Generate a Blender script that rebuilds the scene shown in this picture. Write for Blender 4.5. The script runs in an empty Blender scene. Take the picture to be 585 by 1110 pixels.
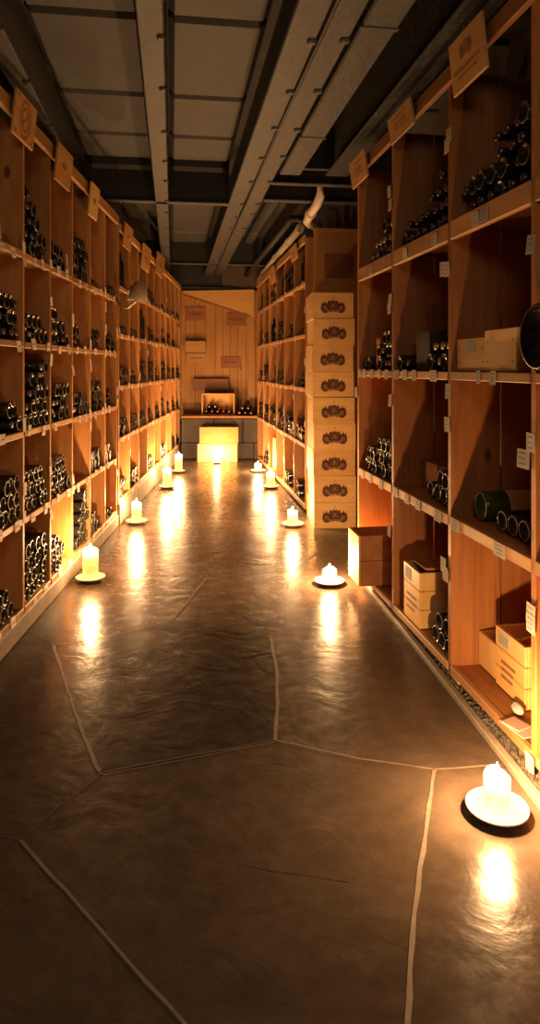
import bpy, bmesh, math, random
from mathutils import Matrix, Vector
R = random.Random(7)
C = bpy.context.scene.collection
sc = bpy.context.scene
F, CX, HY, CZ = 740.0, 292.5, 398.0, 1.27      # focal length (px), principal x, horizon row, eye height

# ------------------------------------------------------------------ materials
def new_mat(name):
    m = bpy.data.materials.new(name); m.use_nodes = True
    nt = m.node_tree
    return m, nt, nt.nodes['Principled BSDF']
def N(nt, t, **kw):
    n = nt.nodes.new(t)
    for k, v in kw.items():
        if k in n.inputs: n.inputs[k].default_value = v
        else: setattr(n, k, v)
    return n
def ramp(nt, stops):
    r = nt.nodes.new('ShaderNodeValToRGB')
    while len(r.color_ramp.elements) < len(stops): r.color_ramp.elements.new(.5)
    for e, (p, c) in zip(r.color_ramp.elements, stops):
        e.position = p; e.color = (*c, 1)
    return r
def wood(name, c1, c2, axis, rough=.55, scale=1.0, knots=True, vary=.35):
    m, nt, b = new_mat(name); L = nt.links.new
    tc = N(nt, 'ShaderNodeTexCoord'); oi = N(nt, 'ShaderNodeObjectInfo')
    off = N(nt, 'ShaderNodeVectorMath', operation='ADD')
    comb = N(nt, 'ShaderNodeCombineXYZ')
    mul = N(nt, 'ShaderNodeMath', operation='MULTIPLY'); mul.inputs[1].default_value = 37.0
    L(oi.outputs['Random'], mul.inputs[0])
    for k in 'XYZ': L(mul.outputs[0], comb.inputs[k])
    L(tc.outputs['Object'], off.inputs[0]); L(comb.outputs[0], off.inputs[1])
    mp = N(nt, 'ShaderNodeMapping')
    s = [22 * scale] * 3; s['xyz'.index(axis)] = 1.3 * scale
    mp.inputs['Scale'].default_value = s
    L(off.outputs[0], mp.inputs['Vector'])
    n1 = N(nt, 'ShaderNodeTexNoise', Scale=1.6, Detail=6.0, Roughness=.62, Distortion=.9)
    L(mp.outputs[0], n1.inputs['Vector'])
    mp2 = N(nt, 'ShaderNodeMapping')
    s2 = [4.5 * scale] * 3; s2['xyz'.index(axis)] = .8 * scale
    mp2.inputs['Scale'].default_value = s2; L(off.outputs[0], mp2.inputs['Vector'])
    n2 = N(nt, 'ShaderNodeTexNoise', Scale=1.0, Detail=3.0, Distortion=1.2); L(mp2.outputs[0], n2.inputs['Vector'])
    add = N(nt, 'ShaderNodeMath', operation='ADD'); L(n1.outputs['Fac'], add.inputs[0]); L(n2.outputs['Fac'], add.inputs[1])
    hv = N(nt, 'ShaderNodeMath', operation='MULTIPLY'); hv.inputs[1].default_value = .5; L(add.outputs[0], hv.inputs[0])
    rp = ramp(nt, [(.34, c2), (.5, [(a + d) / 2 for a, d in zip(c1, c2)]), (.62, c1)]); L(hv.outputs[0], rp.inputs[0])
    col = rp.outputs[0]
    if knots:
        mp3 = N(nt, 'ShaderNodeMapping'); s3 = [4.2 * scale] * 3; s3['xyz'.index(axis)] = 2.2 * scale
        mp3.inputs['Scale'].default_value = s3; L(off.outputs[0], mp3.inputs['Vector'])
        vo = N(nt, 'ShaderNodeTexVoronoi', Scale=1.0); L(mp3.outputs[0], vo.inputs['Vector'])
        kr = ramp(nt, [(.045, (1, 1, 1)), (.085, (0, 0, 0))]); L(vo.outputs['Distance'], kr.inputs[0])
        mx = N(nt, 'ShaderNodeMixRGB'); L(kr.outputs[0], mx.inputs[0]); L(col, mx.inputs[1])
        mx.inputs[2].default_value = (c2[0] * .35, c2[1] * .28, c2[2] * .25, 1); col = mx.outputs[0]
    hs = N(nt, 'ShaderNodeHueSaturation')
    mr = N(nt, 'ShaderNodeMapRange'); mr.inputs['To Min'].default_value = 1 - vary; mr.inputs['To Max'].default_value = 1.08
    L(oi.outputs['Random'], mr.inputs[0]); L(mr.outputs[0], hs.inputs['Value']); L(col, hs.inputs['Color'])
    L(hs.outputs[0], b.inputs['Base Color']); b.inputs['Roughness'].default_value = rough
    bp = N(nt, 'ShaderNodeBump', Strength=.18, Distance=.004); L(n1.outputs['Fac'], bp.inputs['Height']); L(bp.outputs[0], b.inputs['Normal'])
    return m
def plain(name, col, rough=.5, metal=0., spec=.5, noise=0., nscale=12., bump=0.):
    m, nt, b = new_mat(name); L = nt.links.new
    b.inputs['Base Color'].default_value = (*col, 1); b.inputs['Roughness'].default_value = rough
    b.inputs['Metallic'].default_value = metal; b.inputs['Specular IOR Level'].default_value = spec
    if noise or bump:
        tc = N(nt, 'ShaderNodeTexCoord'); n = N(nt, 'ShaderNodeTexNoise', Scale=nscale, Detail=6.0, Roughness=.65)
        L(tc.outputs['Object'], n.inputs['Vector'])
        rp = ramp(nt, [(.3, [c * (1 - noise) for c in col]), (.7, [min(1, c * (1 + noise)) for c in col])])
        L(n.outputs['Fac'], rp.inputs[0]); L(rp.outputs[0], b.inputs['Base Color'])
        if bump:
            bp = N(nt, 'ShaderNodeBump', Strength=bump, Distance=.02); L(n.outputs['Fac'], bp.inputs['Height']); L(bp.outputs[0], b.inputs['Normal'])
    return m
def concrete_floor(name, ca, cb, r0=.22, r1=.42):
    m, nt, b = new_mat(name); L = nt.links.new
    tc = N(nt, 'ShaderNodeTexCoord')
    n1 = N(nt, 'ShaderNodeTexNoise', Scale=1.7, Detail=8.0, Roughness=.66, Distortion=.6); L(tc.outputs['Object'], n1.inputs['Vector'])
    n2 = N(nt, 'ShaderNodeTexNoise', Scale=14., Detail=5.0, Roughness=.7); L(tc.outputs['Object'], n2.inputs['Vector'])
    rp = ramp(nt, [(.3, ca), (.72, cb)]); L(n1.outputs['Fac'], rp.inputs[0])
    mx = N(nt, 'ShaderNodeMixRGB', blend_type='MULTIPLY'); mx.inputs[0].default_value = .5
    r2 = ramp(nt, [(.25, (.5, .5, .5)), (.6, (1, 1, 1))]); L(n2.outputs['Fac'], r2.inputs[0])
    L(rp.outputs[0], mx.inputs[1]); L(r2.outputs[0], mx.inputs[2])
    vo = N(nt, 'ShaderNodeTexVoronoi', Scale=7.5); L(tc.outputs['Object'], vo.inputs['Vector'])
    sp = ramp(nt, [(.02, (.45, .4, .38)), (.055, (1, 1, 1))]); L(vo.outputs['Distance'], sp.inputs[0])
    m2 = N(nt, 'ShaderNodeMixRGB', blend_type='MULTIPLY'); m2.inputs[0].default_value = .6
    L(mx.outputs[0], m2.inputs[1]); L(sp.outputs[0], m2.inputs[2]); L(m2.outputs[0], b.inputs['Base Color'])
    rr = N(nt, 'ShaderNodeMapRange'); rr.inputs['From Min'].default_value = .3; rr.inputs['From Max'].default_value = .7
    rr.inputs['To Min'].default_value = r0; rr.inputs['To Max'].default_value = r1
    L(n2.outputs['Fac'], rr.inputs[0]); L(rr.outputs[0], b.inputs['Roughness'])
    n3 = N(nt, 'ShaderNodeTexNoise', Scale=4.5, Detail=4.0, Roughness=.55, Distortion=1.0); L(tc.outputs['Object'], n3.inputs['Vector'])
    bp = N(nt, 'ShaderNodeBump', Strength=.2, Distance=.02); L(n3.outputs['Fac'], bp.inputs['Height'])
    L(bp.outputs[0], b.inputs['Normal'])
    b.inputs['Specular IOR Level'].default_value = .22
    return m

PINE1, PINE2 = (.66, .325, .10), (.46, .185, .046)
M = {
    'wv': wood('pine_upright', PINE1, PINE2, 'z'), 'wx': wood('pine_board', (.68, .37, .13), (.48, .22, .065), 'x'),
    'wy': wood('pine_shelf', (.60, .31, .10), (.42, .185, .05), 'x'),
    'mv': wood('amber_pine_upright', (.60, .29, .09), (.40, .155, .042), 'z'), 'lip': wood('pale_shelf_edge', (.66, .36, .14), (.46, .21, .07), 'x'),  # shelf lip in a paler tone than the boards behind it
    'paperw': plain('white_paper', (.78, .66, .55), .8, noise=.12, nscale=30),
    'dv': wood('old_pine_upright', (.60, .25, .07), (.38, .125, .03), 'z', rough=.5), 'dx': wood('old_pine_board', (.56, .25, .08), (.36, .13, .035), 'x'),
    'case': wood('case_pine', (.90, .57, .22), (.76, .42, .13), 'x', knots=False, vary=.12), 'casez': wood('case_pine_end', (.80, .53, .23), (.62, .36, .13), 'y', knots=False, vary=.15),
    'lid': wood('crate_lid_pine', (.62, .33, .12), (.46, .22, .07), 'x', knots=False, vary=.2), 'wallwood': wood('wall_planks', (.60, .30, .085), (.44, .19, .045), 'z'),
    'ply': wood('plywood', (.70, .38, .12), (.58, .29, .08), 'x', knots=False), 'red': wood('reddish_board', (.42, .16, .06), (.30, .10, .035), 'x', knots=False),
    'floor': concrete_floor('polished_concrete', (.066, .046, .031), (.130, .093, .064), .21, .31),
    'slab': concrete_floor('darker_concrete', (.032, .023, .016), (.062, .045, .031), .20, .29),
    'joint': plain('floor_joint', (.20, .15, .108), .6, noise=.3, nscale=20), 'jointd': plain('dark_joint', (.04, .032, .026), .6),
    'kerb': plain('concrete_kerb', (.26, .21, .155), .7, noise=.25, nscale=9, bump=.2), 'gravel': plain('gravel', (.11, .085, .06), .85, noise=.6, nscale=40),
    'ceil': plain('ceiling_paint', (.048, .049, .050), .62, noise=.18, nscale=3, bump=.12), 'steel': plain('painted_steel', (.052, .052, .052), .55, noise=.2, nscale=14, bump=.25),
    'dark': plain('dark_steel', (.02, .02, .02), .6, noise=.3, nscale=10), 'rough': plain('rough_beam', (.035, .036, .036), .85, noise=.7, nscale=30, bump=.8),
    'wall': plain('dark_plaster', (.10, .075, .055), .9, noise=.3, nscale=3), 'stone': plain('grey_stone', (.085, .072, .06), .75, noise=.3, nscale=6, bump=.4),
    'paper': plain('paper', (.52, .45, .38), .8, noise=.12, nscale=30), 'ink': plain('burnt_ink', (.13, .045, .02), .75, noise=.35, nscale=60), 'inkl': plain('pale_ink', (.30, .14, .05), .75),
    'print': plain('print_grey', (.30, .25, .21), .8), 'brown': plain('burn_mark', (.30, .135, .05), .8, noise=.3, nscale=50),
    'glass': plain('dark_bottle_glass', (.010, .011, .009), .12, spec=.8), 'rim': plain('rim_highlight', (.22, .20, .17), .32), 'rimd': plain('dim_rim_highlight', (.07, .065, .055), .35), 'foil': plain('dark_foil', (.16, .12, .13), .3, metal=.8),  # both rims paint the ring highlight onto the bottle bases, dimmer on distant ones
    'foilr': plain('red_foil', (.22, .03, .02), .35, metal=.4), 'foils': plain('silver_foil', (.62, .52, .42), .3, metal=.9), 'label': plain('bottle_label', (.55, .42, .28), .7, noise=.15),
    'bigglass': plain('black_bottle_glass', (.006, .006, .006), .1, spec=.18), 'charcoal': plain('charcoal_card', (.035, .025, .02), .7),
    'greenglass': plain('green_glass', (.03, .05, .015), .12, spec=.7), 'dish': plain('glazed_dish', (.82, .80, .76), .3), 'dishd': plain('terracotta_dish', (.17, .09, .05), .5),
    'pipe': plain('white_pipe', (.78, .66, .52), .45), 'nail': plain('nail_head', (.16, .09, .05), .6), 'brass': plain('brushed_metal', (.45, .36, .28), .35, metal=.8),
    'shade': plain('grey_shade', (.30, .22, .16), .6), 'wick': plain('wick', (.02, .015, .01), .9), 'cloth': plain('pink_paper', (.62, .40, .33), .8),
}
def wax():
    m, nt, b = new_mat('candle_wax')
    b.inputs['Base Color'].default_value = (.93, .80, .58, 1); b.inputs['Roughness'].default_value = .45
    b.inputs['Subsurface Weight'].default_value = 1.0; b.inputs['Subsurface Radius'].default_value = (1.0, .85, .6); b.inputs['Subsurface Scale'].default_value = .12
    out = nt.nodes['Material Output']; tr = nt.nodes.new('ShaderNodeBsdfTransparent'); tr.inputs[0].default_value = (1, .96, .90, 1); mx = nt.nodes.new('ShaderNodeMixShader'); mx.inputs[0].default_value = .42
    nt.links.new(b.outputs[0], mx.inputs[1]); nt.links.new(tr.outputs[0], mx.inputs[2]); nt.links.new(mx.outputs[0], out.inputs['Surface'])
    return m
M['wax'] = wax()
def flame():
    m, nt, b = new_mat('candle_flame')
    b.inputs['Base Color'].default_value = (0, 0, 0, 1)
    b.inputs['Emission Color'].default_value = (1, .70, .33, 1); b.inputs['Emission Strength'].default_value = 60
    m.cycles.emission_sampling = 'NONE'
    return m
M['flame'] = flame()

# ------------------------------------------------------------------ mesh helpers
class MB:
    def __init__(s): s.v = []; s.f = []; s.m = []; s.sm = []
    def face(s, idx, mat=0, smooth=False): s.f.append(idx); s.m.append(mat); s.sm.append(smooth)
    def box(s, x0, x1, y0, y1, z0, z1, mat=0, T=None, ch=0.0):
        if ch > 0:
            P = []
            c = min(ch, (x1 - x0) * .4, (y1 - y0) * .4, (z1 - z0) * .4)
            bm = bmesh.new(); bmesh.ops.create_cube(bm, size=1)
            bmesh.ops.scale(bm, vec=(x1 - x0, y1 - y0, z1 - z0), verts=bm.verts)
            bmesh.ops.translate(bm, vec=((x0 + x1) / 2, (y0 + y1) / 2, (z0 + z1) / 2), verts=bm.verts)
            bmesh.ops.bevel(bm, geom=bm.edges[:], offset=c, segments=1, affect='EDGES', profile=.5)
            bm.verts.index_update(); o = len(s.v)
            for v in bm.verts: s.v.append(tuple(T @ v.co) if T else tuple(v.co))
            for f in bm.faces: s.face([o + v.index for v in f.verts], mat)
            bm.free(); return
        o = len(s.v)
        for p in ((x0, y0, z0), (x1, y0, z0), (x1, y1, z0), (x0, y1, z0), (x0, y0, z1), (x1, y0, z1), (x1, y1, z1), (x0, y1, z1)):
            s.v.append(tuple(T @ Vector(p)) if T else p)
        for q in ((0, 3, 2, 1), (4, 5, 6, 7), (0, 1, 5, 4), (1, 2, 6, 5), (2, 3, 7, 6), (3, 0, 4, 7)): s.face([o + i for i in q], mat)
    def lathe(s, prof, n=20, mats=None, T=None, smooth=True, cap=True):
        o = len(s.v); k = len(prof)
        for r, z in prof:
            for i in range(n):
                a = 2 * math.pi * i / n; p = Vector((r * math.cos(a), r * math.sin(a), z)); s.v.append(tuple(T @ p) if T else tuple(p))
        for j in range(k - 1):
            for i in range(n):
                a, b = o + j * n + i, o + j * n + (i + 1) % n
                s.face([a, b, b + n, a + n], mats[j] if mats else 0, smooth)
        if cap:
            if prof[0][0] > 1e-6: s.face([o + i for i in reversed(range(n))], mats[0] if mats else 0)
            if prof[-1][0] > 1e-6: s.face([o + (k - 1) * n + i for i in range(n)], mats[-1] if mats else 0)
    def prism(s, poly, ext, mat=0):
        o = len(s.v); n = len(poly); e = Vector(ext)
        for p in poly: s.v.append(tuple(p))
        for p in poly: s.v.append(tuple(Vector(p) + e))
        s.face([o + i for i in range(n)][::-1], mat); s.face([o + n + i for i in range(n)], mat)
        for i in range(n): j = (i + 1) % n; s.face([o + i, o + j, o + n + j, o + n + i], mat)
    def tube(s, pts, r, n=10, mat=0):
        pts = [Vector(p) for p in pts]; o = len(s.v); k = len(pts)
        for j, p in enumerate(pts):
            t = (pts[min(j + 1, k - 1)] - pts[max(j - 1, 0)]).normalized()
            up = Vector((0, 0, 1)) if abs(t.z) < .9 else Vector((1, 0, 0))
            a = t.cross(up).normalized(); b = t.cross(a)
            rr = r[j] if isinstance(r, (list, tuple)) else r
            for i in range(n):
                g = 2 * math.pi * i / n; s.v.append(tuple(p + a * math.cos(g) * rr + b * math.sin(g) * rr))
        for j in range(k - 1):
            for i in range(n):
                a, b = o + j * n + i, o + j * n + (i + 1) % n; s.face([a, b, b + n, a + n], mat, True)
        s.face([o + i for i in range(n)][::-1], mat); s.face([o + (k - 1) * n + i for i in range(n)], mat)
    def build(s, name, mats, parent=None, mw=None):
        me = bpy.data.meshes.new(name); me.from_pydata(s.v, [], s.f)
        for mm in (mats if isinstance(mats, (list, tuple)) else [mats]): me.materials.append(M[mm])
        me.polygons.foreach_set('material_index', s.m); me.polygons.foreach_set('use_smooth', s.sm)
        bm = bmesh.new(); bm.from_mesh(me); bmesh.ops.recalc_face_normals(bm, faces=bm.faces); bm.to_mesh(me); bm.free()
        o = bpy.data.objects.new(name, me); C.objects.link(o)
        if parent: o.parent = parent
        elif mw is not None: o.matrix_world = mw
        return o
def tag(o, label, cat, group=None):
    o['label'] = label; o['category'] = cat
    if group: o['group'] = group
    return o
def struct(o, kind='structure'): o['kind'] = kind; return o
def thing(name, label, cat, mw, group=None):
    o = bpy.data.objects.new(name, None); o.empty_display_size = .05; C.objects.link(o); o.matrix_world = mw
    return tag(o, label, cat, group)
def bx(name, dims, mat, parent=None, mw=None, ch=.002):
    m = MB(); m.box(*dims, ch=ch); return m.build(name, mat, parent, mw)
T3 = Matrix.Translation
def RZ(a): return Matrix.Rotation(a, 4, 'Z')
def RX(a): return Matrix.Rotation(a, 4, 'X')
def RY(a): return Matrix.Rotation(a, 4, 'Y')
ORD = ['first', 'second', 'third', 'fourth', 'fifth', 'sixth', 'seventh', 'eighth', 'ninth', 'tenth', 'eleventh', 'twelfth']

class Frame:
    """Front plane of a rack: X at depth d0, slope dX/dd; local x along the rack, local y into it."""
    def __init__(s, X0, d0, slope, side, dref):
        s.X0, s.d0, s.sl, s.side, s.dref = X0, d0, slope, side, dref
        s.k = math.hypot(1, slope); u = Vector((slope, 1, 0)).normalized()
        if side == 'L': x = u
        else: x = -u
        y = Vector((-x.y, x.x, 0)); o = s.front(dref)
        s.M = Matrix(((x.x, y.x, 0, o.x), (x.y, y.y, 0, o.y), (0, 0, 1, 0), (0, 0, 0, 1)))
    def front(s, d, z=0): return Vector((s.X0 + s.sl * (d - s.d0), d, z))
    def lx(s, d): return (d - s.dref) * s.k if s.side == 'L' else (s.dref - d) * s.k
A = Frame(-1.172, 2.965, -.0196, 'L', 2.40)
B = Frame(-1.209, 5.44, -.0142, 'L', 5.455)
CR = Frame(.7217, 2.746, -.1466, 'R', 4.078)
D = Frame(.3176, 5.95, -.1426, 'R', 9.40)

# ------------------------------------------------------------------ the room
def floor_pt(px, py, z=0): d = F * (CZ - z) / (py - HY); return Vector(((px - CX) / F * d, d, z))
fl = MB(); fl.box(-4, 4, -3.5, 11.5, -.1, 0)
slabpoly = [(60, 700), (120, 690), (188, 673), (293, 691), (300, 740), (298, 802), (200, 822), (106, 836), (84, 780)]
fl.prism([floor_pt(*p, .0006) for p in slabpoly], (0, 0, .0004), 1)
def joint(pts, w, mat):
    P = [floor_pt(*p, .0014) for p in pts]; Q = []
    for a, b in zip(P, P[1:]):
        n = max(1, int((b - a).length / .06))
        for i in range(n):
            q = a.lerp(b, i / n); Q.append(q + Vector((R.uniform(-.002, .002), R.uniform(-.002, .002), 0)))
    Q.append(P[-1])
    o = len(fl.v)
    for k, q in enumerate(Q):
        t = (Q[min(k + 1, len(Q) - 1)] - Q[max(k - 1, 0)]).normalized(); n = Vector((-t.y, t.x, 0)) * w / 2 * R.uniform(.75, 1.2)
        fl.v.append(tuple(q - n)); fl.v.append(tuple(q + n))
    for k in range(len(Q) - 1): fl.face([o + 2 * k, o + 2 * k + 2, o + 2 * k + 3, o + 2 * k + 1], mat)
for pts, w, mt in (([(223, 627), (204, 652), (186, 672)], .012, 2), ([(223, 627), (272, 620), (320, 618), (346, 596)], .008, 2),
                   ([(0, 668), (60, 700), (120, 690), (186, 672)], .006, 3), ([(58, 699), (84, 780), (104, 830), (110, 839)], .011, 2),
                   ([(108, 837), (200, 820), (298, 802)], .009, 3), ([(110, 840), (200, 823), (298, 804)], .004, 2), ([(298, 802), (301, 760), (300, 725), (293, 691)], .012, 2),
                   ([(298, 802), (390, 822), (470, 834), (543, 829)], .007, 2), ([(471, 834), (455, 940), (446, 1020), (441, 1115)], .011, 2),
                   ([(108, 840), (66, 872), (22, 910)], .007, 3), ([(22, 910), (85, 980), (140, 1044), (205, 1115)], .008, 2), ([(0, 906), (22, 910)], .006, 3),
                   ([(293, 691), (350, 672), (405, 656)], .006, 3), ([(186, 672), (240, 676), (293, 691)], .005, 3),
                   ([(260, 935), (300, 944), (378, 955)], .004, 3)):
    joint(pts, w * (1.05 if mt == 2 else .8), mt)
struct(fl.build('floor', ['floor', 'slab', 'joint', 'jointd']))

AX = -.1426                                    # room axis dX/dd
def room(q, d, z): return Vector((q + AX * d, d, z))
RA = math.atan(-AX)
def rframe(q, d, z=0): return T3(room(q, d, z)) @ RZ(RA)   # local y along the room, x across
ce = MB(); ce.box(-2.2, 3.2, -3.5, 12, 2.97, 3.07)
seams = [-.4, .5, 1.4, 2.25, 3.15, 4.05, 4.75, 5.3]
seams2 = [5.55, 6.5, 7.3, 8.1, 8.75]; seams3 = [9.0, 9.7, 10.4]
for q0, q1 in ((-1.5, -.78), (-.66, -.14), (-.02, .44), (.92, 1.04), (1.18, 1.9)):
    for S in (seams, seams2, seams3):
        for a, b in zip(S, S[1:]):
            ce.box(q0, q1, a + .006, b - .006, 2.86 + R.uniform(-.004, .004), 2.98, ch=.03)
struct(ce.build('ceiling', 'ceil', mw=RZ(RA)))
def ibeam(name, q, d0, d1, w, z0, z1, mat, across=False, cut=None):
    m = MB(); t = .018
    L0, L1 = d0, d1
    if not across:
        m.box(q - w / 2, q + w / 2, L0, L1, z0, z0 + t, ch=.006); m.box(q - .012, q + .012, L0, L1, z0 + .01, z1); m.box(q - w / 2, q + w / 2, L0, L1, z1 - t, z1, ch=.006)
        for k in range(int((L1 - L0) / .55)):   # lumpy joints and bolts along the flange
            y = L0 + .2 + k * .55 + R.uniform(-.1, .1); m.box(q + w * .2, q + w * .55, y, y + .04, z0 - .012, z0 + .02, ch=.008)
    else:
        m.box(d0, d1, q - w / 2, q + w / 2, z0, z0 + t, ch=.006); m.box(d0, d1, q - .012, q + .012, z0 + .01, z1, 1); m.box(d0, d1, q - w / 2, q + w / 2, z1 - t, z1, 1)
    return struct(m.build(name, [mat, 'dark'], mw=RZ(RA)))
ibeam('ceiling_beam', -.71, -3, 10.2, .10, 2.60, 2.98, 'steel'); ibeam('ceiling_beam', -.085, -3, 10.2, .105, 2.60, 2.98, 'steel')
ibeam('ceiling_beam', .515, -3, 10.2, .13, 2.60, 2.98, 'steel'); ibeam('ceiling_beam', .650, -3, 10.2, .128, 2.61, 2.98, 'steel')
ibeam('ceiling_beam', 1.12, -3, 4.6, .16, 2.585, 2.98, 'rough')
for (y, x0, x1, w, z) in ((5.60, -1.3, .46, .07, 2.60), (5.42, .72, 2.1, .07, 2.60), (4.98, .72, 2.1, .06, 2.62), (4.72, .72, 2.1, .035, 2.66), (8.9, -1.3, 2.1, .08, 2.60), (10.0, -1.3, 2.1, .12, 2.42)):
    ibeam('ceiling_beam', y, x0, x1, w, z, 2.98, 'steel' if y < 9.5 else 'dark', True)
mw0 = RZ(RA)
m = MB(); m.box(.735, .885, -3, 4.7, 2.61, 2.72, ch=.008)
for y in (-.4, 1.2, 2.6, 3.9): m.box(.73, .89, y, y + .03, 2.605, 2.725, ch=.004)
tag(m.build('ceiling_duct', 'steel', mw=mw0), 'flat grey sheet metal duct running along the ceiling beside the black gap', 'duct')
m = MB(); m.tube([(.585, y, 2.59 + .008 * math.sin(y * 2)) for y in [-3 + i * .4 for i in range(33)]], .009, 8)
tag(m.build('ceiling_conduit', 'dark', mw=mw0), 'thin grey conduit clipped between the two central ceiling beams', 'conduit')
wl = MB(); wl.box(0, 8.3, .50, .6, 0, 3.0); struct(wl.build('wall_left', 'wall', mw=A.M))
wr = MB(); wr.box(-6.6, 5.8, .55, .65, 0, 3.0); struct(wr.build('wall_right', 'wall', mw=CR.M))
# end wall of planks
def wx(px, d): return (px - CX) / F * d
def wz(py, d): return CZ + (HY - py) / F * d
we = MB(); x = wx(190, 9.95)
while x < wx(292, 9.95):
    w = R.uniform(.10, .15); we.box(x + .0015, x + w - .0015, 9.95, 9.99, .5, 2.39, ch=.002); x += w
we.box(wx(190, 9.95) - .6, wx(290, 9.95) + .9, 9.99, 10.1, 0, 2.97, 1)
struct(we.build('wall_end', ['wallwood', 'wall']))
dw = 9.95
m = MB(); m.prism([Vector((wx(px, dw), dw - .012, wz(py, dw))) for px, py in ((199, 315.5), (199, 319), (271.5, 343), (275, 343), (275, 314))], (0, .011, 0))
struct(m.build('trim_1', 'ply'))
m = MB(); m.prism([Vector((wx(px, dw), dw - .02, wz(py, dw))) for px, py in ((199, 318.5), (199, 320.2), (271.5, 344.2), (271.5, 342.5))], (0, .02, 0))
struct(m.build('trim_2', 'red'))
# concrete plinths, kerb, gravel
m = MB(); m.box(0, A.lx(5.455), -.012, .48, 0, .092, ch=.006); struct(m.build('baseboard_left', 'kerb', mw=A.M))
m = MB(); m.box(0, B.lx(9.95), -.012, .48, 0, .175, ch=.006); struct(m.build('baseboard_rear', 'kerb', mw=B.M))
KF = Frame(.690, 2.724, -.108, 'R', 4.3)
m = MB(); m.box(0, KF.lx(-1.5), 0, .028, -.02, .022, ch=.004); struct(m.build('baseboard_right', 'kerb', mw=KF.M))
g = MB(); nx, ny = 620, 54; x0, x1, y0, y1 = 0., 4.6, .028, .42
hh = {}
for i in range(nx + 1):
    for j in range(ny + 1):
        hh[i, j] = len(g.v); g.v.append((x0 + (x1 - x0) * i / nx, y0 + (y1 - y0) * j / ny, .004 + (R.random() ** 2) * .014 + .006 * math.sin(i * .13) * math.sin(j * .31)))
for i in range(nx):
    for j in range(ny): g.face([hh[i, j], hh[i + 1, j], hh[i + 1, j + 1], hh[i, j + 1]], 0, False)
tag(struct(g.build('gravel', 'gravel', mw=KF.M), 'stuff'), 'dark loose gravel between the low kerb and the right rack', 'gravel')

# ------------------------------------------------------------------ racks
SHELF, UPR = {}, {}
def rack(fr, name, label, posts, shelves, rail, depth, mv, mx, ms, lips, pth=.022, strips=(1,), back=True, bottom=None, ml=None):
    t = thing(name, label, 'rack', fr.M)
    P = sorted(fr.lx(d) for d in posts); zt = rail[1]
    zb = bottom if bottom is not None else shelves[0][0]
    for i, x in enumerate(P):
        m = MB(); y = .0; tot = sum(strips)
        for k, w in enumerate(strips):
            y1 = y + depth * w / tot
            ins = (0, .006, .002)[k % 3] if len(strips) > 2 else .001 * k
            m.box(x - pth / 2 + ins, x + pth / 2 - ins, y + ((.009 if len(strips) > 2 else .004) if k else 0), y1, zb, zt - .02, ch=.0015); y = y1
        UPR[t.name, i] = m.build('upright', mv, t)
    for i, (xa, xb) in enumerate(zip(P, P[1:])):
        for k, (z0, z1) in enumerate(shelves):
            m = MB(); th = .02; lip = lips[k] if isinstance(lips, (list, tuple)) else lips
            dz = R.uniform(-.004, -.0005)
            m.box(xa + pth / 2, xb - pth / 2, .02, depth, z1 - th + dz, z1 + dz - .004, ch=.001)
            m.box(xa + pth / 2, xb - pth / 2, -.004, .02, z0 + dz, z1 + dz, 1, ch=.003)
            SHELF[t.name, i, k] = m.build('shelf', [ms, ml or ms], t)
    m = MB(); m.box(P[0] - .011, P[-1] + .011, -.018, .006, rail[0], rail[1], ch=.003); m.build('top_rail', mx, t)
    if back:
        m = MB(); x = P[0]
        while x < P[-1]:
            w = min(R.uniform(.16, .24), P[-1] - x); m.box(x + .002, x + w - .002, depth, depth + .015, zb, zt - .12, ch=.002); x += w
        m.build('back_panel', mv, t)
    return t, P
shA = [(.092, .124), (.522, .553), (.938, .968), (1.365, 1.395), (1.790, 1.825)]
rackA, PA = rack(A, 'wine_rack', 'long pine wine rack along the left wall, nearest the camera, five shelves high', (2.40, 2.83, 3.267, 3.691, 4.132, 4.579, 5.026, 5.441), shA, (2.405, 2.478), .46, 'wv', 'wx', 'wy', .03, strips=(.3, .2))
shB = [(.178, .212), (.672, .705), (1.092, 1.124), (1.512, 1.543), (1.90, 1.932)]
dB = [5.47 + .46 * k for k in range(10)]
rackB, PB = rack(B, 'wine_rack', 'pine wine rack continuing along the left wall towards the end wall', dB, shB, (2.36, 2.42), .44, 'wv', 'wx', 'wy', .03)
shC = [(.045, .078), (.634, .678), (1.222, 1.256), (1.780, 1.855)]
rackC, PC = rack(CR, 'wine_rack', 'tall dark pine wine rack on the right, close to the camera', (4.078, 3.445, 2.746, 2.112, 1.47), shC, (2.40, 2.47), .50, 'dv', 'dx', 'dx', .04, ml='lip', pth=.028, strips=(.21, .15, .14))
m = MB()
for x in PC:
    for y in (.02, .3): m.box(x - .035, x + .035, y, y + .09, 0, .046, ch=.004)
m.build('foot_block', 'case', rackC)
shD = [(.02, .06), (.56, .595), (1.055, 1.09), (1.535, 1.566), (2.00, 2.03)]
dD = [6.0, 6.57, 7.14, 7.7, 8.27, 8.8, 9.38]
rackD, PD = rack(D, 'wine_rack', 'pine wine rack on the right behind the stacked wine cases', dD, shD, (2.36, 2.43), .48, 'mv', 'wx', 'wy', .03)
m = MB(); m.box(-.01 + PD[-1] + .02, PD[-1] + .045, .07, .50, .0, 2.46, ch=.003); m.box(PD[-1] + .02, PD[-1] + .05, .065, .50, 2.46, 2.49, ch=.003)
m.build('end_panel', 'ply', rackD)
m = MB(); m.box(PD[-1] + .045, PD[-1] + .055, .16, .42, 2.05, 2.26, ch=.002); m.build('end_plaque', 'red', rackD)

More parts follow.
